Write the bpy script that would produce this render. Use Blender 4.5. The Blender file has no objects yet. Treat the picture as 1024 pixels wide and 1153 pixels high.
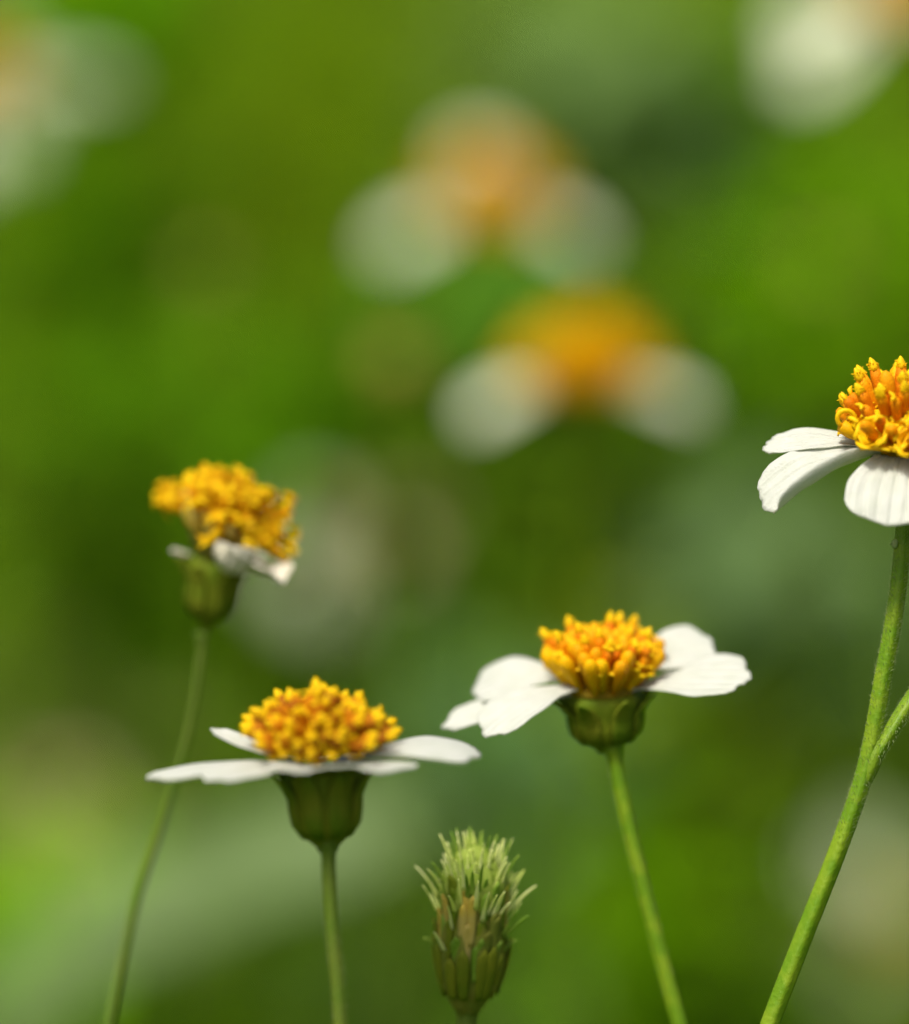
import bpy, math, random
import numpy as np
from mathutils import Vector, Matrix

R = math.radians
rng = random.Random(11)
nr = np.random.RandomState(5)
sc = bpy.context.scene
C = sc.collection

# ------------------------------------------------------------------ camera, light
PITCH = R(11.0)
CAM = Vector((0.0, 0.0, 0.55))
cam_d = bpy.data.cameras.new('camera')
cam = bpy.data.objects.new('camera', cam_d)
C.objects.link(cam)
cam.location = CAM
cam.rotation_euler = (math.pi / 2 - PITCH, 0, 0)
cam_d.sensor_fit = 'VERTICAL'
cam_d.sensor_height = 23.0
cam_d.lens = 100.0
cam_d.clip_start = 0.01
cam_d.clip_end = 500
cam_d.dof.use_dof = True
cam_d.dof.focus_distance = 0.5
cam_d.dof.aperture_fstop = 3.9
sc.camera = cam

SUN_EL, SUN_AZ = R(61), R(210)        # azimuth: compass angle from +Y, clockwise
sdir = Vector((math.sin(SUN_AZ) * math.cos(SUN_EL), math.cos(SUN_AZ) * math.cos(SUN_EL), math.sin(SUN_EL)))
w = bpy.data.worlds.new('World')
sc.world = w
w.use_nodes = True
nt = w.node_tree
bg = nt.nodes['Background']
sky = nt.nodes.new('ShaderNodeTexSky')
sky.sky_type = 'NISHITA'
sky.sun_disc = False
sky.sun_elevation = SUN_EL
sky.sun_rotation = SUN_AZ
nt.links.new(sky.outputs[0], bg.inputs[0])
bg.inputs[1].default_value = 0.06
sky.dust_density = 6.0
sky.ozone_density = 0.3
sky.air_density = 0.7
sd = bpy.data.lights.new('sun', 'SUN')
sd.energy = 1.5
sd.angle = R(14)
sd.color = (1.0, 0.95, 0.84)
so = bpy.data.objects.new('sun', sd)
C.objects.link(so)
so.location = (0, 0, 3)
so.rotation_euler = sdir.to_track_quat('Z', 'Y').to_euler()
sc.view_settings.view_transform = 'Standard'
sc.view_settings.look = 'None'
sc.view_settings.gamma = 1
sc.view_settings.exposure = 1.22
sc.cycles.use_denoising = True
sc.cycles.max_bounces = 8
sc.cycles.sample_clamp_indirect = 4

UPV = Vector((0, math.sin(PITCH), math.cos(PITCH)))
FWD = Vector((0, math.cos(PITCH), -math.sin(PITCH)))
RGT = Vector((1, 0, 0))
K = 0.23 / 1153.0


def P(px, py, d):
    """A point of the meadow seen at photo position (px, py), d metres along the view."""
    return CAM + FWD * d + RGT * ((px - 512) * K * d) + UPV * (-(py - 576.5) * K * d)


# ------------------------------------------------------------------ helpers
class MB:
    def __init__(s):
        s.v = []; s.f = []; s.m = []; s.c = []

    def add(s, vs, fs, mi=0, col=None):
        b = len(s.v)
        s.v += [tuple(v) for v in vs]
        s.f += [tuple(i + b for i in f) for f in fs]
        s.m += [mi] * len(fs)
        if col is not None:
            s.c += [col] * len(vs)

    def mesh(s, name, mats, smooth=True):
        me = bpy.data.meshes.new(name)
        me.from_pydata(s.v, [], s.f)
        for m in mats:
            me.materials.append(m)
        me.polygons.foreach_set('material_index', s.m)
        me.polygons.foreach_set('use_smooth', [smooth] * len(s.f))
        if s.c:
            a = me.color_attributes.new('tint', 'FLOAT_COLOR', 'POINT')
            a.data.foreach_set('color', np.array([(c[0], c[1], c[2], 1) for c in s.c], dtype=np.float32).ravel())
        me.update()
        return me

    def build(s, name, mats, parent=None, smooth=True, loc=None):
        if not isinstance(mats, (list, tuple)):
            mats = [mats]
        o = bpy.data.objects.new(name, s.mesh(name, mats, smooth))
        C.objects.link(o)
        if parent:
            o.parent = parent
        if loc is not None:
            o.location = loc
        return o

    def shift(s, d):
        s.v = [(a[0] - d[0], a[1] - d[1], a[2] - d[2]) for a in s.v]
        return s


def frames(path):
    """Parallel-transport frames along a list of Vectors."""
    n = len(path)
    T = []
    for i in range(n):
        t = path[min(i + 1, n - 1)] - path[max(i - 1, 0)]
        T.append(t.normalized() if t.length > 1e-12 else Vector((0, 0, 1)))
    a = Vector((0, 1, 0)) if abs(T[0].y) < 0.9 else Vector((1, 0, 0))
    N = [(a - T[0] * a.dot(T[0])).normalized()]
    for i in range(1, n):
        q = N[-1] - T[i] * N[-1].dot(T[i])
        N.append(q.normalized() if q.length > 1e-9 else N[-1])
    return T, N


def tube(mb, path, rad, n=10, mi=0, rib=0.0, nrib=5, col=None, cap=True):
    T, N = frames(path)
    vs = []
    for i, p in enumerate(path):
        B = T[i].cross(N[i])
        r = rad[i] if hasattr(rad, '__len__') else rad
        for k in range(n):
            a = 2 * math.pi * k / n
            rr = r * (1 + rib * math.cos(nrib * a))
            vs.append(p + N[i] * (rr * math.cos(a)) + B * (rr * math.sin(a)))
    fs = []
    for i in range(len(path) - 1):
        for k in range(n):
            k2 = (k + 1) % n
            fs.append((i * n + k, i * n + k2, (i + 1) * n + k2, (i + 1) * n + k))
    if cap:
        fs.append(tuple(range(n))[::-1])
        fs.append(tuple((len(path) - 1) * n + k for k in range(n)))
    mb.add(vs, fs, mi, col)


def spline(pts, seg=8):
    n = len(pts)
    out = []
    tan = []
    for i in range(n):
        a = pts[max(i - 1, 0)]; b = pts[min(i + 1, n - 1)]
        tan.append((b - a).normalized())
    for i in range(n - 1):
        p, q = pts[i], pts[i + 1]
        l = (q - p).length
        for k in range(seg):
            t = k / seg
            out.append(p * (2 * t ** 3 - 3 * t * t + 1) + tan[i] * (l * (t ** 3 - 2 * t * t + t)) + q * (3 * t * t - 2 * t ** 3) + tan[i + 1] * (l * (t ** 3 - t * t)))
    out.append(pts[-1])
    return out


def lathe(mb, prof, n=32, mi=0, lob=0, amp=0.0, M=None, col=None):
    vs = []
    for (r, z) in prof:
        for k in range(n):
            a = 2 * math.pi * k / n
            rr = r * (1 + amp * math.cos(lob * a))
            v = Vector((rr * math.cos(a), rr * math.sin(a), z))
            vs.append(M @ v if M else v)
    fs = []
    for i in range(len(prof) - 1):
        for k in range(n):
            k2 = (k + 1) % n
            fs.append((i * n + k, i * n + k2, (i + 1) * n + k2, (i + 1) * n + k))
    fs.append(tuple(range(n))[::-1])
    fs.append(tuple((len(prof) - 1) * n + k for k in range(n)))
    mb.add(vs, fs, mi, col)


def shell(mb, G, th, mi=0, col=None):
    """A grid of points G[i][j] closed into a thin solid sheet."""
    G = np.array([[tuple(p) for p in row] for row in G], dtype=float)
    du = np.gradient(G, axis=1); dv = np.gradient(G, axis=0)
    n = np.cross(dv, du)
    ln = np.linalg.norm(n, axis=2, keepdims=True); ln[ln < 1e-15] = 1
    n = n / ln
    a, b, _ = G.shape
    top = (G + n * th / 2).reshape(-1, 3); bot = (G - n * th / 2).reshape(-1, 3)
    N = a * b
    fs = []
    for i in range(a - 1):
        for j in range(b - 1):
            q = (i * b + j, i * b + j + 1, (i + 1) * b + j + 1, (i + 1) * b + j)
            fs.append(q[::-1])
            fs.append(tuple(x + N for x in q))
    ring = [j for j in range(b)] + [i * b + b - 1 for i in range(1, a)] + [(a - 1) * b + j for j in range(b - 2, -1, -1)] + [i * b for i in range(a - 2, 0, -1)]
    for k in range(len(ring)):
        p, q = ring[k], ring[(k + 1) % len(ring)]
        fs.append((p, q, q + N, p + N))
    mb.add(list(map(tuple, top)) + list(map(tuple, bot)), fs, mi, col)


def tag(o, label=None, cat=None, group=None, kind=None):
    if label: o['label'] = label
    if cat: o['category'] = cat
    if group: o['group'] = group
    if kind: o['kind'] = kind
    return o


def thing(name, label, cat, loc, group=None):
    o = bpy.data.objects.new(name, None)
    o.empty_display_size = 0.01
    C.objects.link(o)
    o.location = loc
    return tag(o, label, cat, group)


# ------------------------------------------------------------------ materials
def mat(name, base, rough=0.5, spec=0.3, trans=0.0, tcol=None, base2=None, nscale=300, bump=0.0, bscale=2000, attr=False, sheen=0.0, nlo=0.35, nhi=0.65, orand=False):
    m = bpy.data.materials.new(name)
    m.use_nodes = True
    t = m.node_tree
    b = t.nodes['Principled BSDF']
    out = t.nodes['Material Output']
    b.inputs['Roughness'].default_value = rough
    b.inputs['Specular IOR Level'].default_value = spec
    b.inputs['Sheen Weight'].default_value = sheen
    b.inputs['Base Color'].default_value = (*base, 1)
    tc = t.nodes.new('ShaderNodeTexCoord')
    src = None
    if attr:
        at = t.nodes.new('ShaderNodeAttribute')
        at.attribute_name = 'tint'
        src = at.outputs['Color']
    if base2:
        nz = t.nodes.new('ShaderNodeTexNoise')
        nz.inputs['Scale'].default_value = nscale
        nz.inputs['Detail'].default_value = 4
        t.links.new(tc.outputs['Object'], nz.inputs['Vector'])
        rp = t.nodes.new('ShaderNodeMapRange')
        rp.inputs[1].default_value = nlo; rp.inputs[2].default_value = nhi
        t.links.new(nz.outputs[0], rp.inputs[0])
        mx = t.nodes.new('ShaderNodeMix')
        mx.data_type = 'RGBA'
        if orand:
            oi = t.nodes.new('ShaderNodeObjectInfo')
            ma = t.nodes.new('ShaderNodeMath'); ma.operation = 'MULTIPLY_ADD'; ma.use_clamp = True
            ma.inputs[1].default_value = 1.5; ma.inputs[2].default_value = -0.45
            t.links.new(oi.outputs['Random'], ma.inputs[0])
            m2 = t.nodes.new('ShaderNodeMath'); m2.operation = 'MULTIPLY_ADD'; m2.use_clamp = True; m2.inputs[1].default_value = 0.4
            t.links.new(rp.outputs[0], m2.inputs[0]); t.links.new(ma.outputs[0], m2.inputs[2])
            t.links.new(m2.outputs[0], mx.inputs[0])
        else:
            t.links.new(rp.outputs[0], mx.inputs[0])
        if src:
            mm = t.nodes.new('ShaderNodeMix'); mm.data_type = 'RGBA'; mm.blend_type = 'MULTIPLY'; mm.inputs[0].default_value = 1
            t.links.new(src, mm.inputs[6]); mm.inputs[7].default_value = (*base2, 1)
            t.links.new(src, mx.inputs[6]); t.links.new(mm.outputs[2], mx.inputs[7])
        else:
            mx.inputs[6].default_value = (*base, 1); mx.inputs[7].default_value = (*base2, 1)
        src = mx.outputs[2]
    if src:
        t.links.new(src, b.inputs['Base Color'])
    if bump > 0:
        n2 = t.nodes.new('ShaderNodeTexNoise')
        n2.inputs['Scale'].default_value = bscale
        n2.inputs['Detail'].default_value = 3
        t.links.new(tc.outputs['Object'], n2.inputs['Vector'])
        bp = t.nodes.new('ShaderNodeBump')
        bp.inputs['Strength'].default_value = bump
        bp.inputs['Distance'].default_value = 0.0002
        t.links.new(n2.outputs[0], bp.inputs['Height'])
        t.links.new(bp.outputs[0], b.inputs['Normal'])
    if trans > 0:
        tr = t.nodes.new('ShaderNodeBsdfTranslucent')
        if tcol:
            tr.inputs[0].default_value = (*tcol, 1)
        elif src:
            t.links.new(src, tr.inputs[0])
        else:
            tr.inputs[0].default_value = (*base, 1)
        ms = t.nodes.new('ShaderNodeMixShader')
        ms.inputs[0].default_value = trans
        t.links.new(b.outputs[0], ms.inputs[1])
        t.links.new(tr.outputs[0], ms.inputs[2])
        t.links.new(ms.outputs[0], out.inputs[0])
    return m


M_PET = mat('petal_white', (0.63, 0.66, 0.59), 0.42, 0.25, 0.30, (0.70, 0.76, 0.54), (0.69, 0.71, 0.66), 500, 0.6, 3600)
M_PETB = mat('petal_cream_white', (0.84, 0.88, 0.68), 0.6, 0.1, 0.35, (0.84, 0.90, 0.60), (0.86, 0.89, 0.74), 300)
M_PETW = mat('petal_withered', (0.74, 0.70, 0.54), 0.6, 0.2, 0.2, None, (0.78, 0.75, 0.66), 260, 0.6, 1500)
M_YEL = mat('floret_yellow', (0.90, 0.56, 0.004), 0.5, 0.10, 0.25, (0.95, 0.52, 0.0), (0.80, 0.38, 0.005), 400, 0.4, 3000, orand=True)
M_YLT = mat('floret_lobe_yellow', (0.94, 0.64, 0.008), 0.5, 0.10, 0.25, (0.95, 0.6, 0.0))
M_ORG = mat('anther_orange', (0.90, 0.38, 0.003), 0.55, 0.10, 0.15, (0.95, 0.40, 0.0), (0.70, 0.19, 0.003), 700, 0.5, 5000, orand=True)
M_BRN = mat('anther_brown', (0.26, 0.08, 0.004), 0.6, 0.1, 0.05, None, (0.62, 0.23, 0.004), 260, orand=True)
M_CORE = mat('disc_base', (0.34, 0.20, 0.01), 0.8, 0.1, 0, None, (0.18, 0.14, 0.01), 900)
M_STEM = mat('stem_green', (0.135, 0.270, 0.008), 0.45, 0.25, 0.15, (0.15, 0.30, 0.01), (0.21, 0.33, 0.014), 420, 0.6, 1800, nlo=.42, nhi=.60)
M_NODE = mat('stem_node', (0.17, 0.28, 0.012), 0.5, 0.2, 0.1, None, (0.16, 0.27, 0.012), 900, 0.5, 2500)
M_STEMD = mat('stem_olive', (0.085, 0.155, 0.012), 0.5, 0.2, 0.10, None, (0.12, 0.17, 0.02), 160, 0.25, 900)
M_INV = mat('involucre_green', (0.125, 0.190, 0.010), 0.6, 0.10, 0.2, None, (0.20, 0.23, 0.014), 260, 0.3, 1200)
M_BRA = mat('bract_green', (0.12, 0.205, 0.010), 0.55, 0.12, 0.28, None, (0.22, 0.24, 0.018), 220, 0.3, 1200)
M_HAIR = mat('stem_hair', (0.40, 0.50, 0.20), 0.6, 0.2, 0.3)
M_SPK = mat('spike_pale', (0.86, 0.88, 0.48), 0.5, 0.15, 0.45, (0.88, 0.95, 0.4), (0.70, 0.80, 0.20), 300)
M_SPG = mat('spike_green', (0.16, 0.32, 0.02), 0.5, 0.25, 0.3, None, (0.32, 0.46, 0.06), 300)
M_TUFT = mat('tuft_green', (0.32, 0.42, 0.07), 0.6, 0.1, 0.3, None, (0.20, 0.30, 0.03), 500, 0.5, 1500)
M_OCH = mat('bud_ochre', (0.42, 0.36, 0.10), 0.6, 0.2, 0.15, None, (0.50, 0.38, 0.05), 300)
M_OCD = mat('bud_brownish', (0.24, 0.23, 0.035), 0.6, 0.2, 0.15, None, (0.14, 0.20, 0.02), 260)
M_LEAF = mat('undergrowth_leaf', (0.1, 0.2, 0.01), 0.7, 0.04, 0.42, None, (0.80, 0.86, 0.8), 45, attr=True)
M_GRASS = mat('grass_blade', (0.1, 0.2, 0.01), 0.7, 0.04, 0.4, None, (0.8, 0.85, 0.8), 30, attr=True)
M_PALE = mat('pale_leaf', (0.17, 0.25, 0.10), 0.5, 0.2, 0.2, None, (0.14, 0.22, 0.07), 60, 0.3, 300)

# ------------------------------------------------------------------ ground
def ground():
    m = bpy.data.materials.new('meadow_soil')
    m.use_nodes = True
    t = m.node_tree; b = t.nodes['Principled BSDF']
    b.inputs['Roughness'].default_value = 0.95
    b.inputs['Specular IOR Level'].default_value = 0.05
    tc = t.nodes.new('ShaderNodeTexCoord')
    n1 = t.nodes.new('ShaderNodeTexNoise'); n1.inputs['Scale'].default_value = 9; n1.inputs['Detail'].default_value = 8
    t.links.new(tc.outputs['Object'], n1.inputs['Vector'])
    r = t.nodes.new('ShaderNodeValToRGB')
    r.color_ramp.elements[0].position = 0.35; r.color_ramp.elements[0].color = (0.035, 0.055, 0.006, 1)
    r.color_ramp.elements[1].position = 0.68; r.color_ramp.elements[1].color = (0.075, 0.14, 0.008, 1)
    t.links.new(n1.outputs[0], r.inputs[0]); t.links.new(r.outputs[0], b.inputs['Base Color'])
    mb = MB()
    # fine near the camera, reaching the horizon
    xs = sorted(set([-200, -60, -20, -8, 8, 20, 60, 200] + [i * 0.5 for i in range(-8, 9)]))
    vs = []
    for y in xs:
        for x in xs:
            z = 0.0 if max(abs(x), abs(y)) > 4.5 else -0.02 * abs(math.sin(x * 1.7) * math.cos(y * 1.3))
            vs.append((x, y, z))
    n = len(xs)
    fs = [(i * n + j, i * n + j + 1, (i + 1) * n + j + 1, (i + 1) * n + j) for i in range(n - 1) for j in range(n - 1)]
    mb.add(vs, fs)
    o = mb.build('ground', m)
    tag(o, kind='structure')


ground()

# ------------------------------------------------------------------ undergrowth and grass
def leaf_pts(base, direc, up, L, W, bend, fold):
    """Rows of three points of an ovate leaf folded along its midrib."""
    side = direc.cross(up)
    if side.length < 1e-6: side = Vector((1, 0, 0))
    side.normalize(); up = side.cross(direc).normalized()
    prof = [0.10, 0.72, 1.0, 0.80, 0.42, 0.03]
    rows = []
    p = base.copy(); d = direc.copy(); n = up.copy()
    st = L / 5
    for i, wv in enumerate(prof):
        hw = W * 0.5 * wv
        rows.append((p - side * hw + n * (hw * fold), p.copy(), p + side * hw + n * (hw * fold)))
        p = p + d * st
        d2 = (d - n * bend).normalized(); n = side.cross(d2).normalized(); d = d2
    return rows


def add_leaf(mb, base, direc, L, W, bend, fold, col, up=Vector((0, 0, 1))):
    rows = leaf_pts(base, direc.normalized(), up, L, W, bend, fold)
    vs = [q for r in rows for q in r]
    fs = []
    for i in range(5):
        fs.append((i * 3, i * 3 + 1, i * 3 + 4, i * 3 + 3)); fs.append((i * 3 + 1, i * 3 + 2, i * 3 + 5, i * 3 + 4))
    mb.add(vs, fs, 0, col)


def rdir(r, el0=-0.5, el1=0.8):
    a = r.uniform(0, 2 * math.pi); e = r.uniform(el0, el1)
    return Vector((math.cos(a) * math.cos(e), math.sin(a) * math.cos(e), math.sin(e)))


GREENS = [(0.150, 0.290, 0.003), (0.180, 0.340, 0.003), (0.130, 0.250, 0.003), (0.190, 0.300, 0.006), (0.140, 0.260, 0.008), (0.200, 0.370, 0.004)]
GREENS = [(a * 1.16, b * 1.08, c) for a, b, c in GREENS]


def jitter(c, r, a=0.16):
    k = 1 + r.uniform(-a, a)
    return (c[0] * k * (1 + r.uniform(-.1, .1)), c[1] * k, c[2] * k)


def undergrowth():
    mb = MB()
    r = random.Random(3)
    # upright leafy stalks, a dense stand behind the flowers
    for i in range(620):
        y = 1.55 + 3.2 * r.random() ** 1.3
        hw = 0.12 * y + 0.45
        x = r.uniform(-hw, hw)
        h = r.uniform(0.27, 0.40) + 0.02 * (y - 1.5)
        if y < 1.9: h *= 0.9
        lean = Vector((r.uniform(-.12, .12), r.uniform(-.12, .12), 1)).normalized()
        col = jitter(r.choice(GREENS), r)
        b = Vector((x, y, -0.02))
        tube(mb, [b, b + lean * h * 0.5, b + lean * h], [0.0018, 0.0014, 0.0008], 4, 0, col=col, cap=False)
        nl = int(h / 0.020)
        for k in range(nl):
            t = (k + 1) / nl
            p = b + lean * (h * t)
            L = r.uniform(0.035, 0.075) * (1.15 - 0.5 * t)
            add_leaf(mb, p, rdir(r, -0.1, 0.9), L, L * r.uniform(0.38, 0.6), r.uniform(0.05, 0.3), r.uniform(0.05, 0.4), jitter(col, r, 0.12))
    return mb


CLUMPS = [
    # (px, py, depth, radius m, leaves, colour)  clumps of tinted foliage; grey-green ones have sky sheen painted into the colour
    (100, 15, 1.55, 0.030, 60, (0.14, 0.34, 0.002)),
    (245, 500, 1.50, 0.026, 40, (0.12, 0.27, 0.004)),
    (960, 310, 1.50, 0.040, 90, (0.15, 0.33, 0.002)),
    (890, 400, 1.55, 0.030, 50, (0.15, 0.31, 0.002)),
    (650, 1040, 1.45, 0.045, 90, (0.13, 0.29, 0.002)),
    (20, 1060, 1.40, 0.026, 60, (0.17, 0.36, 0.002)),
    (560, 350, 1.55, 0.022, 30, (0.10, 0.26, 0.02)),
    (690, 130, 1.55, 0.034, 50, (0.16, 0.26, 0.08)),
    (590, 60, 1.60, 0.028, 40, (0.16, 0.25, 0.05)),
    (900, 690, 1.50, 0.050, 90, (0.15, 0.24, 0.09)),
    (560, 860, 1.45, 0.030, 50, (0.14, 0.25, 0.09)),
    (90, 600, 1.60, 0.050, 80, (0.11, 0.21, 0.008)),
    (930, 1130, 1.50, 0.030, 50, (0.20, 0.28, 0.05)),
    (760, 790, 1.50, 0.030, 50, (0.19, 0.25, 0.012)),
    (30, 900, 1.60, 0.060, 80, (0.22, 0.27, 0.06)),
    (110, 290, 1.60, 0.050, 80, (0.050, 0.125, 0.002)),
    (400, 490, 1.55, 0.035, 60, (0.050, 0.125, 0.002)),
    (520, 620, 1.55, 0.045, 80, (0.060, 0.105, 0.003)),
    (760, 170, 1.60, 0.030, 50, (0.055, 0.115, 0.012)),
    (820, 870, 1.50, 0.035, 70, (0.065, 0.110, 0.003)),
    (600, 600, 1.55, 0.040, 60, (0.045, 0.110, 0.004)),
    (870, 160, 1.60, 0.030, 50, (0.055, 0.120, 0.006)),
    (480, 1120, 1.45, 0.035, 60, (0.07, 0.12, 0.02)),
]


def clumps(mb):
    r = random.Random(8)
    for (px, py, d, rad, n, col) in CLUMPS:
        col = tuple(c * (2.4 if col[1] < .14 else 1.5) for c in col)
        c = P(px, py, d)
        for i in range(7):
            g = Vector((c.x + r.gauss(0, 0.03), c.y + r.gauss(0, 0.03), -0.02))
            q = c + Vector((r.gauss(0, rad * .4), r.gauss(0, rad * .4), r.gauss(0, rad * .3)))
            tube(mb, [g, (g + q) / 2 + Vector((r.gauss(0, .006), r.gauss(0, .006), 0)), q], [0.0016, 0.0013, 0.0008], 4, 0, col=jitter(col, r), cap=False)
        for i in range(n):
            p = c + Vector((r.gauss(0, rad * .55), r.gauss(0, rad * .5), r.gauss(0, rad * .55)))
            L = r.uniform(0.022, 0.05)
            add_leaf(mb, p, rdir(r, -0.3, 0.9), L, L * r.uniform(.4, .6), r.uniform(.05, .3), r.uniform(.05, .4), jitter(col, r, .12))


mbu = undergrowth()
clumps(mbu)
tag(mbu.build('undergrowth', M_LEAF), 'dense green blurred leafy undergrowth filling the meadow behind the flowers', 'undergrowth', kind='stuff')


def grass():
    mb = MB()
    r = random.Random(21)
    for i in range(9000):
        y = 0.1 + 7.5 * r.random() ** 1.4
        hw = 0.16 * y + 0.5
        x = r.uniform(-hw, hw)
        h = r.uniform(0.05, 0.13) * (1 + 0.15 * y)
        if y < 0.95: h = min(h, 0.09)
        a = r.uniform(0, math.pi * 2)
        side = Vector((math.cos(a), math.sin(a), 0)) * r.uniform(0.0012, 0.0028)
        ln = Vector((-math.sin(a), math.cos(a), 0)) * (h * r.uniform(0.1, 0.6))
        b = Vector((x, y, -0.02))
        m = b + Vector((0, 0, h * .6)) + ln * .35
        t = b + Vector((0, 0, h)) + ln
        mb.add([b - side, b + side, m - side * .8, m + side * .8, t], [(0, 1, 3, 2), (2, 3, 4)], 0, jitter(r.choice(GREENS), r, .25))
    tag(mb.build('grass', M_GRASS), 'short green grass covering the ground under the flowers', 'grass', kind='stuff')


grass()

# ------------------------------------------------------------------ flower parts
def floret_mesh(kind, seed, L=0.006, rm=0.0009, detail=1):
    """A single disc floret, standing along +Z with its foot at the origin."""
    r = random.Random(seed)
    mb = MB()
    n = 10
    if kind == 'open':
        zt = L * 0.60
        b = Vector((r.uniform(-.0003, .0003), r.uniform(-.0003, .0003), 0))
        tube(mb, [Vector((0, 0, 0)), Vector((0, 0, zt * .45)) + b * .5, Vector((0, 0, zt * .8)) + b, Vector((0, 0, zt)) + b],
             [rm * .42, rm * .60, rm * .92, rm * 1.0], n, 0, cap=False)
        for k in range(5):                       # five recurved lobes
            a = 2 * math.pi * (k + r.uniform(-.12, .12)) / 5
            d = Vector((math.cos(a), math.sin(a), 0)); s = Vector((-math.sin(a), math.cos(a), 0))
            rows = []
            c = r.uniform(.6, 1.5)
            for (t, wv) in ((0, .60), (.35, .62), (.7, .40), (1, .06)):
                p = b + d * (rm * (0.95 + t * 0.75)) + Vector((0, 0, zt - rm * .1 + rm * (t * .9 - c * t * t)))
                rows.append([p - s * rm * wv, p + Vector((0, 0, -rm * .1)), p + s * rm * wv])
            shell(mb, rows, rm * .16, 1)
        # anther column with its pale forked tip
        top = L * r.uniform(.86, 1.0)
        lean = Vector((r.uniform(-.0004, .0004), r.uniform(-.0004, .0004), 0))
        tube(mb, [Vector((0, 0, zt * .6)) + b, Vector((0, 0, zt + (top - zt) * .5)) + b + lean * .5, Vector((0, 0, top - rm * .5)) + b + lean, Vector((0, 0, top)) + b + lean],
             [rm * .50, rm * .56, rm * .60, rm * .38], 9, 2)
        tp = Vector((0, 0, top)) + b + lean
        for sg in (-1, 1):
            a = r.uniform(0, math.pi)
            d = Vector((math.cos(a), math.sin(a), 0)) * sg
            tube(mb, [tp - Vector((0, 0, rm * .2)), tp + d * rm * .28 + Vector((0, 0, rm * .45)), tp + d * rm * .75 + Vector((0, 0, rm * .55))], [rm * .26, rm * .22, rm * .08], 6, 1)
    elif kind == 'cup':                          # wide rim corolla with toothed mouth
        zt = L * .62; q = rm * 1.55
        ap = [(rm * .45, 0), (rm * .75, zt * .35), (q * .92, zt * .75), (q, zt), (q * .86, zt * .97), (q * .5, zt * .6)]
        lathe(mb, ap, 20, 0, 5, .07)
        for k in range(5):
            a = 2 * math.pi * (k + r.uniform(-.12, .12)) / 5
            d = Vector((math.cos(a), math.sin(a), 0)); s = Vector((-math.sin(a), math.cos(a), 0))
            rows = []
            c = r.uniform(.3, 1.1)
            for (t, wv) in ((0, .60), (.35, .60), (.7, .38), (1, .06)):
                p = d * (q * (0.93 + t * 0.35)) + Vector((0, 0, zt - rm * .1 + rm * (t * .9 - c * t * t)))
                rows.append([p - s * q * wv, p + Vector((0, 0, -rm * .1)), p + s * q * wv])
            shell(mb, rows, rm * .16, 1)
        tube(mb, [Vector((0, 0, zt * .6)), Vector((0, 0, L * .85)), Vector((0, 0, L * .95))], [rm * .5, rm * .6, rm * .3], 9, 2)
    elif kind == 'finger':                       # corolla hidden below, long orange anther tube, furry yellow tip
        zt = L * 0.45
        bend = Vector((r.uniform(-.0006, .0006), r.uniform(-.0006, .0006), 0))
        tube(mb, [Vector((0, 0, 0)), Vector((0, 0, zt * .6)), Vector((0, 0, zt))], [rm * .42, rm * .7, rm * .9], n, 0, cap=False)
        for k in range(5):
            a = 2 * math.pi * (k + r.uniform(-.12, .12)) / 5
            d = Vector((math.cos(a), math.sin(a), 0)); s = Vector((-math.sin(a), math.cos(a), 0))
            rows = []
            for (t, wv) in ((0, .55), (.4, .58), (.75, .36), (1, .05)):
                p = d * (rm * (0.85 + t * 0.5)) + Vector((0, 0, zt - rm * .1 + rm * (t * 1.2 - .6 * t * t)))
                rows.append([p - s * rm * wv, p, p + s * rm * wv])
            shell(mb, rows, rm * .16, 1)
        pts = [Vector((0, 0, zt * .7)), Vector((0, 0, zt + (L - zt) * .35)) + bend * .3, Vector((0, 0, zt + (L - zt) * .75)) + bend * .8, Vector((0, 0, L)) + bend]
        tube(mb, pts, [rm * .50, rm * .58, rm * .62, rm * .50], 10, 2, rib=.05)
        tp = pts[-1]
        tube(mb, [tp - Vector((0, 0, rm * .1)), tp + Vector((0, 0, rm * .35)), tp + Vector((0, 0, rm * .85)), tp + Vector((0, 0, rm * 1.15))], [rm * .52, rm * .50, rm * .28, rm * .06], 8, 1, rib=.15)
        for k in range(10):
            a = r.uniform(0, 6.28); z = r.uniform(0, .7) * rm
            d = Vector((math.cos(a), math.sin(a), 0))
            q = tp + Vector((0, 0, z)) + d * rm * .4
            tube(mb, [q, q + d * rm * .25 + Vector((0, 0, rm * .15))], [rm * .09, rm * .02], 4, 1)
    elif kind == 'bud':                          # unopened, club shaped with five seams
        prof = [(rm * .35, 0), (rm * .5, L * .4), (rm * .78, L * .68), (rm * .80, L * .80), (rm * .6, L * .92), (rm * .2, L * .99)]
        lathe(mb, prof, 15, 0, 5, .08)
    elif kind == 'shaggy':                       # withered: bent tube with long loose curling styles
        bend = Vector((r.uniform(-.0014, .0014), r.uniform(-.0014, .0014), 0))
        pts = [Vector((0, 0, 0)), Vector((0, 0, L * .4)) + bend * .2, Vector((0, 0, L * .75)) + bend * .8, Vector((0, 0, L * .95)) + bend * 1.6]
        tube(mb, pts, [rm * .4, rm * .55, rm * .8, rm * .5], 8, 0)
        tp = pts[-1]
        for k in range(5):
            a = r.uniform(0, 6.28); d = Vector((math.cos(a), math.sin(a), 0))
            l = rm * r.uniform(1.0, 2.4)
            tube(mb, [tp, tp + d * l * .5 + Vector((0, 0, l * .45)), tp + d * l + Vector((0, 0, l * r.uniform(-.2, .5)))], [rm * .36, rm * .30, rm * .12], 5, r.choice([0, 1, 1]))
    elif kind == 'curl':                         # a style curled into a loop, as at the disc's rim
        tube(mb, [Vector((0, 0, 0)), Vector((0, 0, L * .5)), Vector((0, 0, L * .7))], [rm * .42, rm * .6, rm * .7], n, 0)
        pts = []
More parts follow.
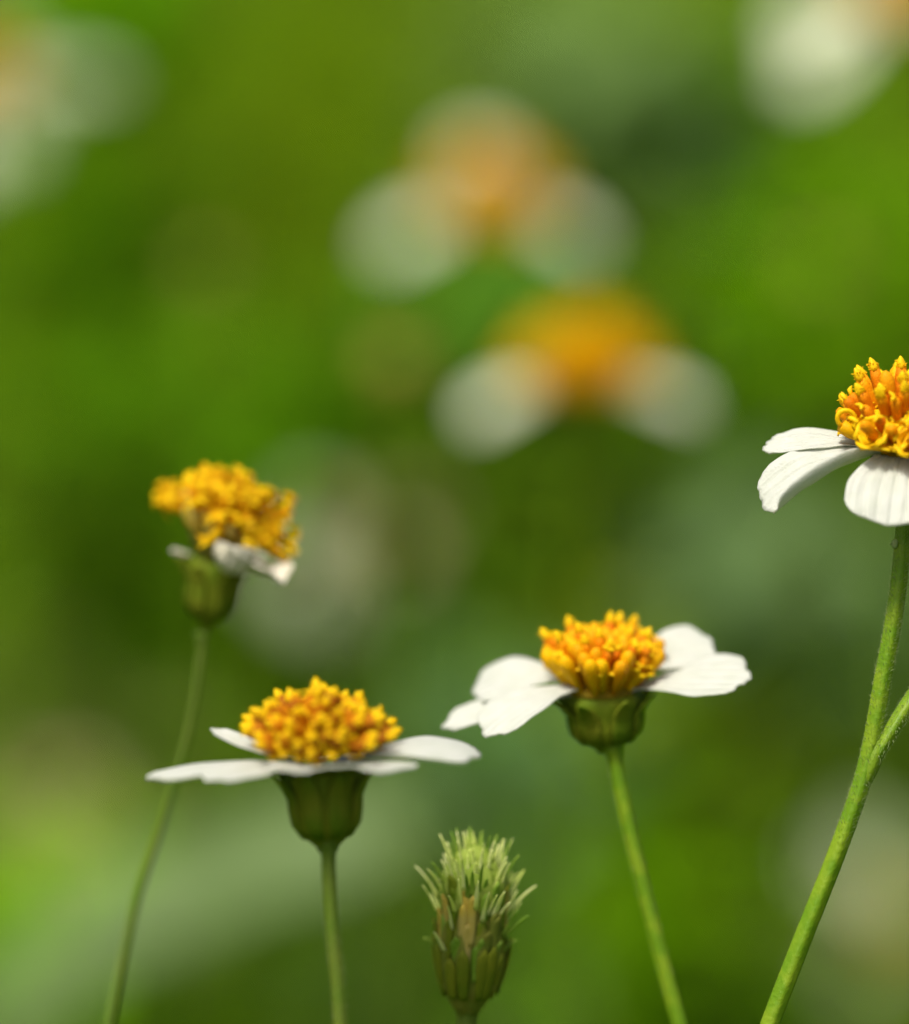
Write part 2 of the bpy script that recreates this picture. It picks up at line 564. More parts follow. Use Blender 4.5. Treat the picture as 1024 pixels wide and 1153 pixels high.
        for k in range(13):
            a = math.pi * 1.75 * k / 12
            q = rm * .85
            pts.append(Vector((q * (1 - math.cos(a)), 0, L * .7 + q * math.sin(a))))
        tube(mb, pts, [rm * .24] * 12 + [rm * .15], 7, 1)
    return mb


FLO = {}
def floret_data(kind, v, L, rm, mats):
    key = (kind, v, L, rm, tuple(m.name for m in mats))
    if key not in FLO:
        FLO[key] = floret_mesh(kind, v * 7 + 3, L, rm).mesh('floret', mats)
    return FLO[key]


def frame(axis, H):
    z = axis.normalized()
    x = (RGT - z * RGT.dot(z)).normalized()
    y = z.cross(x)
    return Matrix(((x.x, y.x, z.x, H.x), (x.y, y.y, z.y, H.y), (x.z, y.z, z.z, H.z), (0, 0, 0, 1)))


def petal_grid(az, L, W, e0, e1, roll=0, cup=0.15, teeth=0.05, r0=0.0028, seed=0, z0=0, curl=0.0, wav=0.0, fold=0.0, nu=45, nt=32, wb=0.26, side=0.0, gro=1.0):
    r = random.Random(seed)
    a = R(az)
    D = Vector((math.cos(a), math.sin(a), 0)); S = Vector((-math.sin(a), math.cos(a), 0)); Z = Vector((0, 0, 1))
    pos = []; tng = []
    p = D * r0 + Z * z0
    steps = 60
    for i in range(steps + 1):
        t = i / steps
        e = R(e0 + (e1 - e0) * t)
        a2 = side * t * t
        d = (D * math.cos(a2) + S * math.sin(a2)) * math.cos(e) + Z * math.sin(e)
        pos.append(p.copy()); tng.append(d)
        p = p + d * (L / steps)
    ph = [r.uniform(0, 6.28) for _ in range(4)]
    tn = [1 + r.uniform(-.4, .4) for _ in range(5)]
    G = []
    for i in range(nt):
        s = i / (nt - 1)
        row = []
        for j in range(nu):
            u = -1 + 2 * j / (nu - 1)
            E = 1 - 0.26 * (1 - math.sqrt(max(0, 1 - abs(u) ** 2.4 * 0.995)))
            E -= teeth * (0.5 + 0.5 * math.cos(u * math.pi * 2.0 + math.pi)) * tn[int((u + 1) * 1.49)] * (1 - abs(u) * .5) + 0.004 * math.sin(u * 19 + ph[3])
            t = s * E
            q = t * steps; i0 = min(int(q), steps - 1); fr = q - i0
            c = pos[i0] * (1 - fr) + pos[i0 + 1] * fr
            d = tng[i0]
            sm = min(1, t / 0.62); sm = sm * sm * (3 - 2 * sm)
            wv = wb + (1 - wb) * sm
            if t > .72: wv *= 1 - .10 * ((t - .72) / .28) ** 2
            hw = W / 2 * wv
            ro = R(roll) * min(1, t * 1.6)
            lat = (S - d * S.dot(d)).normalized(); nrm = d.cross(lat) * -1
            nrm = lat.cross(d) * -1
            if nrm.z < 0: nrm = -nrm
            l2 = lat * math.cos(ro) + nrm * math.sin(ro)
            n2 = nrm * math.cos(ro) - lat * math.sin(ro)
            y = u * hw
            z = cup * hw * (u * u)
            if fold and u * math.copysign(1, fold) > .25:       # one margin folded back over the blade
                f = (abs(u) - .25) / .75
                an = abs(fold) * f
                y = math.copysign(1, fold) * hw * (.25 + .75 * (math.sin(an) / an if an > 1e-3 else 1) * f)
                z = hw * .75 * f * (1 - math.cos(an)) / max(an, 1e-3) * 1.2 + cup * hw * .06
            groove = -0.00034 * sum(math.exp(-((u - g) / .075) ** 2) for g in (-.62, -.3, 0.02, .34, .66)) * min(1, t * 3)
            ridge = 0.00010 * math.cos(u * 44 + ph[0] + t * 1.5) * .8 + .00009 * math.sin(t * 19 + ph[1] + 4 * u)
            wob = wav * W * math.sin(t * 7 + ph[1] + u * 1.5) * abs(u) * t + wav * .5 * W * math.sin(u * 5 + ph[2]) * t * t
            z += gro * (groove + ridge) + wob + curl * hw * t * t * abs(u)
            row.append(c + l2 * y + n2 * z)
        G.append(row)
    return G


def stem_obj(path, rad, m, parent, base, hairs=0, knob=None, n=24, rib=0.075, name='stem', seed=1):
    mb = MB()
    sp = spline(path, 8)
    rr = [rad[0] + (rad[1] - rad[0]) * min(1, i / (len(sp) - 1) * 1.0) for i in range(len(sp))]
    if len(rad) > 2:                    # flare under the head
        for i in range(min(5, len(rr))):
            rr[i] *= 1 + (rad[2] - 1) * (1 - i / 5) ** 2
    tube(mb, sp, rr, n, 0, rib=rib, nrib=4)
    if knob is not None:
        r = random.Random(4)
        p, d, s = knob
        lathe(mb, [(s * .9, -s * .1), (s, s * .3), (s * .7, s * .8), (s * .15, s * 1.05)], 10, 1, 3, .1, Matrix.Translation(p) @ d.to_track_quat('Z', 'X').to_matrix().to_4x4())
        for k in range(16):
            q = p + d * s * .6 + Vector((r.gauss(0, s * .4), r.gauss(0, s * .4), r.gauss(0, s * .4)))
            tube(mb, [q, q + (q - p).normalized() * s * .6], [s * .06, s * .02], 4, 1)
    if hairs:
        r = random.Random(seed)
        T, N = frames(sp)
        lim = int(len(sp) * .6)
        for k in range(hairs):
            i = r.randrange(0, lim); a = r.uniform(0, 6.28); f = r.random()
            B = T[i].cross(N[i])
            d = N[i] * math.cos(a) + B * math.sin(a)
            c = sp[i] * (1 - f) + sp[i + 1] * f + d * (rr[i] * .98)
            l = r.uniform(.00018, .00055)
            tube(mb, [c, c + d * l * .7 - T[i] * l * .5], [.000028, .000010], 3, 1, cap=False)
    mb.shift(base)
    return mb.build(name, [m, M_HAIR], parent)


def involucre(fl, M, base, H, rt, rb, lobes=8, mi=None, mb_mat=None, nb=8, blen=1.0, seed=0, bflare=0.1):
    """Green cup under the head: M's origin at the top of the cup, going down H."""
    r = random.Random(seed)
    mb = MB()
    prof = [(rb * .55, -H * 1.05), (rb * .75, -H * .97), (rb * 1.2, -H * .90), (rb * 1.9 if rb * 1.9 < rt * .86 else rt * .86, -H * .74), (rt * .86, -H * .52), (rt * .88, -H * .3), (rt * .92, -H * .12), (rt * .96, 0)]
    # wider cup with a rounded shoulder
    prof = [(rb * 1.0, -H), (rb * 1.25, -H * .93), (rt * .60, -H * .80), (rt * .82, -H * .66), (rt * .88, -H * .48), (rt * .90, -H * .25), (rt * .98, -H * .06), (rt * .9, H * .04)]
    lathe(mb, prof, 48, 0, lobes, .035, M)
    cup = mb.shift(base).build('calyx', [mi or M_INV], fl)
    for k in range(nb):
        a = 2 * math.pi * (k + .5 + r.uniform(-.12, .12)) / nb
        rows = []
        d = Vector((math.cos(a), math.sin(a), 0)); s = Vector((-math.sin(a), math.cos(a), 0))
        fl_ = bflare * r.uniform(.3, 1.6)
        for (t, wv) in ((0, .55), (.2, .75), (.4, .85), (.6, .85), (.8, .65), (.93, .38), (1, .10)):
            z = -H * .80 + H * .84 * t * blen
            zz = -H * .80 + H * .84 * t
            rad = np.interp(zz, [q[1] for q in prof], [q[0] for q in prof]) * 1.045 + .0001
            rad += fl_ * rt * max(0, t - .55) ** 2 * 5
            hw = rt * math.pi / nb * wv * .80
            row = []
            for u in (-1, -.5, 0, .5, 1):
                row.append(M @ (d * (rad - .12 * hw * u * u) + s * hw * u + Vector((0, 0, z))))
            rows.append(row)
        b = MB(); shell(b, rows, .00028)
        b.shift(base).build('bract', mb_mat or M_BRA, cup)
    return cup


def disc(fl, M, base, n, th_max, r_rec, L, rm, kinds, mats, flat=1.0, seed=0, core_h=1.0, up=0.0, lj=.12, dome=1.0, skip=None, crown=0.0):
    """The yellow head: a core dome and its florets, each one a sub-part."""
    r = random.Random(seed)
    mb = MB()
    prof = []
    for i in range(9):
        t = i / 8 * math.pi / 2
        prof.append((r_rec * 1.0 * math.cos(t) + 1e-5, -r_rec * .15 + r_rec * core_h * 1.3 * math.sin(t)))
    lathe(mb, prof, 24, 0, M=M)
    core = mb.shift(base).build('disc', [M_CORE], fl)
    ga = math.pi * (3 - math.sqrt(5))
    rot = M.to_3x3().normalized()
    for i in range(n):
        f = (i + .5) / n
        th = th_max * math.sqrt(f) + r.uniform(-.04, .04)
        a = i * ga + r.uniform(-.12, .12)
        if skip and skip(th / th_max, a % (2 * math.pi)): continue
        dr = Vector((math.sin(th) * math.cos(a), math.sin(th) * math.sin(a), math.cos(th) + up)).normalized()
        foot = Vector((r_rec * math.sqrt(f) * math.cos(a), r_rec * math.sqrt(f) * math.sin(a), r_rec * core_h * (1 - f) * dome))
        kind = kinds(f, r)
        Lk = L * (1 + r.uniform(-lj, lj)) * (1 - crown * (1 - f) ** 2)
        m3 = rot @ dr.to_track_quat('Z', 'X').to_matrix() @ Matrix.Rotation(r.uniform(0, 6.28), 3, 'Z')
        me = floret_data(kind, r.randrange(6), L, rm, mats)
        o = bpy.data.objects.new('floret', me)
        C.objects.link(o)
        o.parent = core
        mm = m3.to_4x4() @ Matrix.Diagonal((1, 1, Lk / L, 1))
        mm.translation = (M @ foot) - base
        o.matrix_local = mm
    return core


def petal_obj(fl, M, base, m=M_PET, th=.00014, **kw):
    G = petal_grid(**kw)
    G = [[M @ p for p in row] for row in G]
    mb = MB(); shell(mb, G, th)
    return mb.shift(base).build('petal', m, fl)


def to_ground(path, dx=0.0, dy=0.03):
    """Continue a stem from its last point down to the soil."""
    p, q = path[-2], path[-1]
    d = (q - p).normalized()
    z = q.z
    mid = q + d * (z * .45); mid.z = z * .55
    end = Vector((mid.x + d.x * .06 + dx, mid.y + dy, -0.015))
    return path + [mid, end]


GRP = 'white daisies with yellow centres in the meadow'

# ------------------------------------------------------------------ the sharp flower at the right edge
def flower_right():
    D = 0.5
    H = P(1018, 507, D)
    path = [P(1019, 520, D), P(1018, 585, D), P(1013, 650, D), P(1006, 700, D), P(995, 760, D), P(975, 865, D), P(946, 951, D), P(903, 1060, D), P(862, 1168, D)]
    path = to_ground(path, -0.02)
    base = Vector((path[-1].x, path[-1].y, 0))
    fl = thing('daisy', 'sharp white daisy at the right edge with orange fingered florets and a side branch', 'flower', base, GRP)
    A = Vector((0.0, -0.10, 1))
    M = frame(A, H)
    stem_obj(path, (.00082, .00108, 1.2), M_STEM, fl, base, 2600, (P(1009.5, 613, D - .0003), Vector((-1, -.1, .25)), .00055))
    # the side branch
    bp = [P(964, 898, D), P(979, 864, D - .0002), P(998, 832, D), P(1018, 800, D + .001), P(1045, 760, D + .003), P(1090, 690, D + .008), P(1120, 610, D + .010)]
    br = stem_obj(bp, (.00070, .00100), M_STEM, fl, base, 700, name='branch', seed=9)
    mb = MB(); lathe(mb, [(.0006, -.0032), (.00096, -.0016), (.00114, 0), (.00106, .0014), (.0007, .0028)], 24, 0, 5, .05, frame(P(1000, 800, D) - P(962, 905, D), P(980, 860, D)))
    mb.shift(base).build('node', [M_NODE], fl)
    mbud = frame(Vector((.2, 0, 1)), bp[-1])
    mb = MB(); lathe(mb, [(.001, -.001), (.0030, .001), (.0042, .004), (.0040, .007), (.0020, .0095), (.0004, .0102)], 24, 0, 8, .06, mbud)
    mb.shift(base).build('bud', [M_INV], br)
    involucre(fl, frame(A, H - A.normalized() * .0008), base, .0062, .0034, .0010, seed=3)
    petal_obj(fl, M, base, az=195, L=.0158, W=.0084, e0=2, e1=-46, roll=-20, cup=.10, seed=5, fold=2.0, gro=.7, teeth=.03, r0=.0022, wav=.006, wb=.42)
    petal_obj(fl, M, base, az=166, L=.0138, W=.0050, e0=12, e1=-20, roll=-14, cup=.10, seed=6, gro=.7, teeth=.02, r0=.0025)
    petal_obj(fl, M, base, az=257, L=.0108, W=.0104, e0=-6, e1=-58, roll=-3, cup=.05, seed=7, gro=.65, teeth=.035, r0=.0026, wav=.012, wb=.58)
    petal_obj(fl, M, base, az=318, L=.0145, W=.0088, e0=-8, e1=-38, roll=6, cup=.05, seed=8, r0=.0024)
    petal_obj(fl, M, base, az=15, L=.0150, W=.0085, e0=0, e1=-20, seed=9)
    petal_obj(fl, M, base, az=80, L=.0140, W=.0085, e0=4, e1=-12, seed=10)
    def kinds(f, r):
        if f > .76: return r.choice(['cup', 'cup', 'curl', 'cup'])
        if f > .45: return r.choice(['open', 'finger', 'finger', 'open'])
        if f > .12: return r.choice(['finger', 'finger', 'open'])
        return r.choice(['bud', 'finger'])
    disc(fl, frame(Vector((.02, -.06, 1)), H + A.normalized() * .0003), base, 60, R(56), .0032, .0064, .00112, kinds, [M_YEL, M_YLT, M_ORG], seed=12, core_h=.7, lj=.14)


flower_right()

# ------------------------------------------------------------------ the flower low on the left, seen edge-on
def flower_low_left():
    D = 0.486
    S9 = Matrix.Scale(.94, 4)
    H = P(364, 860, D)
    path = [P(370, 945, D), P(371, 985, D), P(375, 1050, D), P(381, 1110, D), P(385, 1180, D)]
    path = to_ground(path)
    base = Vector((path[-1].x, path[-1].y, 0))
    fl = thing('daisy', 'white daisy left of the spiky bud, petals seen edge-on under a domed orange centre', 'flower', base, GRP)
    A = Vector((-0.02, 0.17, 1))
    M = frame(A, H) @ S9
    stem_obj(path, (.00072, .00082, 1.9), M_STEMD, fl, base, 300)
    involucre(fl, frame(Vector((-.06, .1, 1)), H - Vector((0, 0, .0008))) @ S9, base, .0095, .0045, .0011, seed=5, bflare=.4)
    k = dict(r0=.0030, gro=.3)
    petal_obj(fl, M, base, az=186, L=.0176, W=.0080, e0=6, e1=-13, roll=-4, cup=-.10, seed=21, th=.0004, **k)
    petal_obj(fl, M, base, az=212, L=.0125, W=.0088, e0=2, e1=-12, roll=-6, cup=.05, seed=22, wav=.03, **k)
    petal_obj(fl, M, base, az=262, L=.0080, W=.0098, e0=6, e1=-4, cup=.05, seed=23, wav=.04, **k)
    petal_obj(fl, M, base, az=316, L=.0098, W=.0092, e0=4, e1=-6, cup=.05, seed=24, wav=.03, **k)
    petal_obj(fl, M, base, az=4, L=.0160, W=.0092, e0=28, e1=-26, roll=12, cup=-.12, seed=25, th=.0004, **k)
    petal_obj(fl, M, base, az=160, L=.0118, W=.0034, e0=16, e1=24, roll=-10, cup=.12, seed=26, **k)
    petal_obj(fl, M, base, az=55, L=.0130, W=.0075, e0=0, e1=-6, seed=27, **k)
    petal_obj(fl, M, base, az=100, L=.0130, W=.0075, e0=0, e1=-6, seed=28, **k)
    def kinds(f, r):
        if f > .30: return r.choice(['open', 'finger', 'finger'])
        return r.choice(['finger', 'open'])
    disc(fl, frame(Vector((-.02, .03, 1)), H + Vector((-.0005, 0, .0020))) @ S9, base, 92, R(96), .0041, .0044, .00100, kinds, [M_YEL, M_YLT, M_BRN], seed=30, core_h=.55, up=.34, lj=.14, crown=.14)


flower_low_left()

# ------------------------------------------------------------------ the tilted flower right of centre
def flower_centre():
    D = 0.5165
    H = P(680, 778, D)
    path = [P(690, 838, D), P(697, 880, D), P(714, 955, D), P(737, 1050, D), P(772, 1180, D)]
    path = to_ground(path, .02)
    base = Vector((path[-1].x, path[-1].y, 0))
    fl = thing('daisy', 'white daisy right of the spiky bud, wide petals either side of a short yellow centre', 'flower', base, GRP)
    A = Vector((-0.06, -0.10, 1))
    M = frame(A, H)
    stem_obj(path, (.00078, .00090, 1.6), M_STEM, fl, base, 300)
    involucre(fl, frame(Vector((-.07, .0, 1)), H - Vector((0, 0, .0004))), base, .0068, .0046, .0011, seed=6, bflare=.35)
    k = dict(r0=.0034, gro=.6)
    petal_obj(fl, M, base, az=170, L=.0128, W=.0080, e0=26, e1=-38, roll=-16, cup=-.05, seed=31, z0=.001, **k)
    petal_obj(fl, M, base, az=188, L=.0160, W=.0048, e0=2, e1=-20, roll=-12, cup=.10, seed=32, **k)
    petal_obj(fl, M, base, az=214, L=.0142, W=.0074, e0=12, e1=-34, roll=-2, cup=.08, seed=33, wav=.015, z0=.0012, **k)
    petal_obj(fl, M, base, az=343, L=.0145, W=.0092, e0=20, e1=-4, roll=13, cup=.02, seed=34, wav=.012, z0=.0004, **k)
    petal_obj(fl, M, base, az=20, L=.0110, W=.0085, e0=30, e1=2, roll=14, cup=.02, seed=35, z0=.001, **k)
    petal_obj(fl, M, base, az=75, L=.0120, W=.0080, e0=0, e1=-10, seed=36, **k)
    petal_obj(fl, M, base, az=125, L=.0120, W=.0080, e0=0, e1=-10, seed=37, **k)
    def kinds(f, r):
        if f > .82: return r.choice(['open', 'bud'])
        if f > .5: return r.choice(['bud', 'open', 'finger'])
        return r.choice(['bud', 'bud', 'bud', 'finger'])
    disc(fl, frame(Vector((-.02, -.02, 1)), H + Vector((-.0002, 0, .0006))), base, 84, R(44), .0040, .0056, .00108, kinds, [M_YEL, M_YLT, M_ORG], seed=33, core_h=.35, up=.25, lj=.10)


flower_centre()

# ------------------------------------------------------------------ the withered flower at the left
def flower_withered():
    D = 0.532
    foot = P(228, 712, D)
    path = [foot, P(226, 745, D), P(211, 830, D), P(184, 920, D), P(152, 1020, D), P(118, 1180, D)]
    path = to_ground(path, -.01)
    base = Vector((path[-1].x, path[-1].y, 0))
    fl = thing('withered_daisy', 'withered flower head at the left, shaggy orange tuft leaning over shrivelled white petals', 'flower', base)
    stem_obj(path, (.00038, .00056, 2.2), M_STEMD, fl, base, 100)
    A = Vector((.16, -.05, 1))
    top = P(244, 632, D)
    involucre(fl, frame(A, top), base, .0084, .0034, .0007, seed=9, bflare=.5)
    A2 = Vector((.34, -.10, 1))
    Hc = P(245, 624, D)
    M = frame(A2, Hc)
    # bundle of ripe florets' lower tubes, a fluted column
    mb = MB(); r = random.Random(5)
    for i in range(34):
        a = i * 2.4; f = math.sqrt((i + .5) / 34)
        b = Vector((math.cos(a) * f * .0030, math.sin(a) * f * .0030, 0))
        t = Vector((math.cos(a) * f * .0058 - .0006, math.sin(a) * f * .0052, .0052 + r.uniform(-.0006, .0006)))
        tube(mb, [M @ b, M @ ((b + t) / 2 - Vector((0, 0, -.0003))), M @ t], [.0004, .00052, .0006], 6, 0)
    mb.shift(base).build('floret_tubes', [M_OCH], fl)
    Md = frame(A2, M @ Vector((-.0006, 0, .0036)))
    disc(fl, Md, base, 80, R(100), .0046, .0032, .00090, lambda f, r: 'shaggy', [M_YEL, M_YLT, M_BRN], seed=41, core_h=.5, up=.0, lj=.35, skip=lambda t, a: t > .72 and math.pi * 1.02 < a < math.pi * 1.75)
    petal_obj(fl, M, base, m=M_PETW, az=290, L=.0062, W=.0066, e0=20, e1=86, roll=0, cup=.25, seed=51, wav=.06, r0=.0046, z0=-.0004, curl=.3)
    petal_obj(fl, M, base, m=M_PETW, az=318, L=.0078, W=.0050, e0=24, e1=4, roll=0, cup=.35, seed=52, wav=.06, r0=.0034, z0=-.0002, curl=.3)

    petal_obj(fl, M, base, m=M_PETW, az=195, L=.0024, W=.0009, e0=-10, e1=15, roll=0, cup=.3, seed=54, wav=.05, r0=.0032, z0=-.0008)


flower_withered()

# ------------------------------------------------------------------ the spiky bud at the bottom
def spiky_bud():
    D = 0.5135
    foot = P(527, 1135, D)
    path = [foot, P(526, 1160, D), P(523, 1220, D), P(521, 1290, D)]
    path = to_ground(path)
    base = Vector((path[-1].x, path[-1].y, 0))
    fl = thing('spiky_bud', 'spiky green bud in the bottom centre with pale bristles on top and ochre tips midway', 'flower bud', base)
    stem_obj(path, (.0011, .0012, 1.4), M_STEMD, fl, base, 60)
    M = frame(Vector((.05, 0, 1)), foot) @ Matrix.Diagonal((.88, .88, 1.03, 1))
    mb = MB()
    lathe(mb, [(.0013, -.0008), (.0024, .0008), (.0040, .0030), (.0046, .0055), (.0045, .0090), (.0040, .0125), (.0036, .0150), (.0022, .0170), (.0006, .0178)], 40, 0, 10, .06, M)
    body = mb.shift(base).build('bud_body', [M_OCD], fl)
    mb = MB()
    lathe(mb, [(.0036, .0108), (.0043, .0125), (.0042, .0145), (.0036, .0162), (.0022, .0180), (.0005, .0189)], 36, 0, 12, .10, M)
    mb.shift(base).build('tuft_base', [M_TUFT], fl)
    r = random.Random(17)

    def strip(name, a, r0, z0, L, e0, e1, w, m, par, th=.00025, pt=False):
        d = Vector((math.cos(a), math.sin(a), 0)); s = Vector((-math.sin(a), math.cos(a), 0)); Z = Vector((0, 0, 1))
        p = d * r0 + Z * z0
        rows = []
        N = 8
        for i in range(N + 1):
            t = i / N
            e = R(e0 + (e1 - e0) * t * t)
            wv = w * (0.7 + .5 * math.sin(t * math.pi * .7)) * (1 if t < .8 else max(.12, 1 - ((t - .8) / .2) ** 2))
            if pt: wv = w * max(.06, (1 - t) ** .6) * 1.15
            dd = d * math.cos(e) + Z * math.sin(e)
            nn = Z * math.cos(e) - d * math.sin(e)
            rows.append([M @ (p + s * wv * u - nn * wv * .35 * u * u * -1) for u in (-1, -.5, 0, .5, 1)])
            p = p + dd * (L / N)
        b = MB(); shell(b, rows, th)
        return b.shift(base).build(name, m, par)
    # long dark green bracts from the foot
    for k in range(14):
        a = 2 * math.pi * (k + r.uniform(-.3, .3)) / 14
        strip('bract', a, .0036 + r.uniform(0, .0003), .0018, r.uniform(.0050, .0068), 70, 98, .0007, r.choice([M_BRA, M_INV]), fl)
    # short outward ones with curved green tips
    for a, e1, L in ((182, -8, .0052), (168, 30, .0042), (2, 12, .0050), (200, 55, .0050), (240, 60, .005), (285, 70, .0055), (320, 60, .005), (350, 40, .0045)):
        strip('bract', R(a), .0036, .0040, L, 78, e1, .00042, M_SPG, fl)
    # ochre tipped scales at mid height, closely packed
    for k in range(56):
        a = k * 2.39996 + r.uniform(-.1, .1)
        z = .0040 + .0066 * (k / 56)
        rr = .0043 + .0003 * r.random() - .0006 * max(0, (z - .008) / .004)
        strip('scale', a, rr, z, r.uniform(.0040, .0062), 90, 96 - r.uniform(0, 36), r.uniform(.00042, .00062), M_OCH if z > .0055 and r.random() < .35 else r.choice([M_OCD, M_BRA, M_SPG]), fl)
    # bristling pale tuft
    for k in range(98):
        f = (k + .5) / 98
        a = k * 2.39996
        th = f ** .5
        e = 86 - 44 * th ** 1.4 + r.uniform(-14, 14)
        z = .0166 - .0040 * max(0, th - .6) * r.uniform(.4, 2.4) / .4 + r.uniform(-.0005, .0005)
        rr = .0004 + .0046 * th
        L = r.uniform(.0024, .0048)
        strip('bristle', a, rr, z - .0010, L, min(88, e + 14), e - 4, r.uniform(.00018, .00042), r.choice([M_SPK, M_SPK, M_SPK, M_SPK, M_SPG]), fl, .00016, True)


spiky_bud()

# ------------------------------------------------------------------ blurred flowers behind
def bg_flower(label, px, py, d, petals, R_disc=.0065, h=.006, A=(0, -.25, 1), size=1.0, stem=((0, 200),), mats=None, pm=None, nf=46, name='daisy', grp=GRP, inv=True):
    H = P(px, py, d)
    path = [H - Vector((0, 0, .006)), H - Vector((0.002, -.002, .04)), H - Vector((-.004, -.01, .14)), Vector((H.x + .01, H.y + .03, .12)), Vector((H.x + .012, H.y + .03, -0.015))]
    base = Vector((path[-1].x, path[-1].y, 0))
    fl = thing(name, label, 'flower', base, grp)
    stem_obj(path, (.0010, .0015, 1.3), M_STEM, fl, base, 0, n=8)
    A = Vector(A)
    M = frame(A, H)
    if inv: involucre(fl, frame(A, H - A.normalized() * .0005), base, .007, .0042, .0012, nb=8)
    for i, q in enumerate(petals):
        kw = dict(az=q[0], L=q[1] - .003, W=q[2], e0=q[3], e1=q[4], seed=i, nu=11, nt=10, r0=.0062)
        petal_obj(fl, M, base, m=pm or M_PETB, **kw)
    if nf:
        disc(fl, M, base, nf, R(75), R_disc * .6, h, .0010, lambda f, r: r.choice(['open', 'finger', 'bud']), mats or [M_YEL, M_YLT, M_ORG], seed=int(px), core_h=.6)
    return fl


M_FAR = mat('far_disc_orange', (0.96, 0.62, 0.003), 0.6, 0.05, 0.3, None, (0.94, 0.54, 0.003), 300)
Y3 = [M_FAR, M_FAR, M_FAR]
bg_flower('blurred white daisy in the middle, nearest of those behind, one petal hanging either side', 657, 428, .84,
          [(200, .0210, .0120, -8, -34), (339, .0205, .0110, -2, -28), (70, .012, .009, 0, 0)], R_disc=.0086, h=.0098, A=(0, -.1, 1), mats=Y3, nf=70)
bg_flower('blurred white daisy above the middle, facing us with petals over and beside its centre', 553, 230, 1.0,
          [(202, .0245, .0090, -8, -24), (338, .0225, .0080, -8, -18), (100, .020, .0110, 12, 8), (62, .010, .006, 8, 6)], R_disc=.0105, h=.0085, A=(0, -.55, 1), mats=Y3, nf=70)
bg_flower('blurred white daisy cut by the top right corner, pale petals and a corner of orange', 1018, -4, .98,
          [(194, .026, .012, -10, -22), (214, .031, .013, -22, -36), (330, .022, .012, -15, -30), (90, .02, .012, 5, 5)], R_disc=.0095, h=.0085, A=(0, -.5, 1), mats=Y3)
M_GREYP = mat('petal_green_white', (0.50, 0.60, 0.34), 0.6, 0.1, 0.3, None, (0.56, 0.64, 0.42), 200)
bg_flower('blurred white daisy cut by the left edge near the top, pale petals beside faint orange', -20, 95, 1.05,
          [(5, .029, .010, 2, -6), (350, .018, .008, -8, -14), (300, .022, .009, -30, -42), (262, .026, .010, -36, -46), (200, .02, .012, 0, -10), (70, .017, .009, 10, 8)], R_disc=.0085, h=.0065, A=(0, -.5, 1), mats=Y3, pm=M_GREYP)
M_PALEB = mat('petal_aged', (0.50, 0.42, 0.22), 0.6, 0.2, 0.2, None, (0.58, 0.50, 0.30), 120)
bg_flower('soft pale daisy far behind the withered flower head, a whitish blur', 372, 610, 1.40,
          [(200, .022, .010, -20, -50), (230, .024, .011, -30, -60), (262, .026, .011, -35, -62), (110, .016, .010, 20, 20)], R_disc=.006, h=.006, A=(0, -.6, 1),
          mats=[M_OCH, M_OCH, M_PALEB], pm=M_GREYP)
bg_flower('withered cream flower head far behind, a brownish blur right of the withered orange head', 440, 590, 1.38,
          [(280, .014, .010, -10, -40), (20, .010, .008, 10, -10)], R_disc=.006, h=.006, A=(0, -.5, 1), pm=M_PALEB, mats=[M_OCH, M_PALEB, M_OCH], name='withered_daisy', grp=None)
bg_flower('soft cream flower far behind at the left edge, low, a wide olive blur', 62, 915, 1.5,
          [(200, .018, .010, 0, -20), (250, .018, .010, -10, -40), (300, .018, .010, -10, -40), (350, .016, .010, 0, -20), (60, .014, .009, 10, 5), (130, .014, .009, 10, 5)], A=(0, -.7, 1), pm=M_PALEB, mats=[M_OCH, M_OCH, M_OCD])
bg_flower('blurred daisy cut by the right edge low down, grey white petals above brown orange', 1024, 1040, 1.30,
          [(142, .030, .009, 18, 14), (118, .032, .009, 20, 16), (215, .026, .005, -20, -38), (90, .024, .006, 22, 18)], R_disc=.0075, h=.006, A=(0, -.95, 1), pm=M_GREYP, mats=[M_BRN, M_ORG, M_BRN])


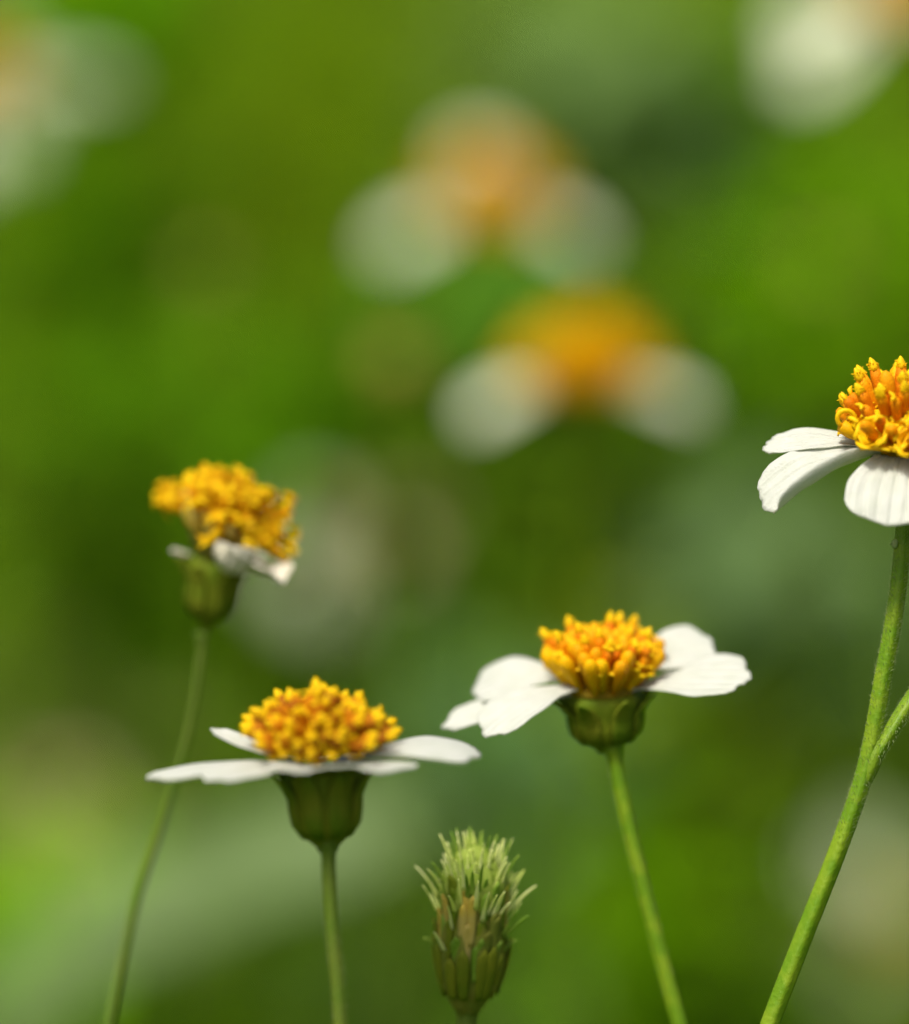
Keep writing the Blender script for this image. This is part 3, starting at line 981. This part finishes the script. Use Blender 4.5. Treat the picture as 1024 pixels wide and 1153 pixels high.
def bg_bud(label, px, py, d, s, m, m2):
    H = P(px, py, d)
    path = [H, H - Vector((0, 0, .03)), Vector((H.x + .01, H.y + .02, .15)), Vector((H.x + .012, H.y + .02, -0.015))]
    base = Vector((path[-1].x, path[-1].y, 0))
    fl = thing('flower_bud', label, 'flower bud', base, 'blurred buds behind the flowers')
    stem_obj(path, (.0009, .0012, 1.2), M_STEM, fl, base, 0, n=8)
    M = frame(Vector((0, -.2, 1)), H)
    mb = MB(); lathe(mb, [(.2 * s, -.2 * s), (.7 * s, .1 * s), (.95 * s, .7 * s), (.9 * s, 1.1 * s), (.5 * s, 1.3 * s)], 24, 0, 8, .05, M)
    mb.shift(base).build('calyx', [m], fl)
    mb = MB(); r = random.Random(2)
    for k in range(30):
        a = k * 2.4; f = math.sqrt((k + .5) / 30)
        b = Vector((math.cos(a) * f * .8 * s, math.sin(a) * f * .8 * s, 1.0 * s))
        tube(mb, [M @ b, M @ (b + Vector((b.x * .15, b.y * .15, s * r.uniform(.5, .8))))], [.11 * s, .07 * s], 6, 0)
    mb.shift(base).build('floret_tuft', [m2], fl)


bg_bud('small blurred olive yellow bud left of the middle daisy', 445, 440, .88, .0050, M_INV, M_OCH)
bg_bud('faint round olive bud, a soft disc in the upper left of the picture', 232, 318, 1.02, .0036, M_SPG, M_OCH)
bg_bud('faint tan bud in the greenery above the sharp daisy at the right', 925, 322, 1.2, .0055, M_OCD, M_OCH)

# ------------------------------------------------------------------ the long pale leaf low on the left
def pale_leaf():
    pts = [P(-40, 1190, 1.10), P(90, 1075, 1.08), P(230, 1000, 1.06), P(370, 950, 1.05), P(500, 905, 1.06)]
    sp = spline(pts, 8)
    foot = Vector((pts[0].x - .04, pts[0].y + .02, -0.015))
    base = Vector((foot.x, foot.y, 0))
    o = thing('broad_leaf', 'long pale green leaf arching behind the lower left daisy, strongly blurred', 'leaf', base)
    mb = MB()
    rows = []
    N = len(sp)
    for i, p in enumerate(sp):
        t = i / (N - 1)
        hw = .0155 * (math.sin(math.pi * min(1, .10 + t * .90)) ** .6) + .0006
        T = (sp[min(i + 1, N - 1)] - sp[max(0, i - 1)]).normalized()
        up = Vector((0, -.55, .83)); S = T.cross(up).normalized() ; n = S.cross(T)
        rows.append([p + S * hw * u + n * (abs(u) * hw * .22 + .0008 * math.sin(t * 22) * abs(u)) for u in (-1, -.66, -.33, 0, .33, .66, 1)])
    shell(mb, rows, .0004)
    mb.shift(base).build('leaf_blade', M_PALE, o)
    mb = MB()
    tube(mb, spline([foot, foot + Vector((.0, 0, .12)), pts[0] - Vector((.008, 0, .03)), pts[0] + (pts[1] - pts[0]) * .02], 6), .0014, 8, 0)
    mb.shift(base).build('leaf_stalk', M_STEM, o)


pale_leaf()
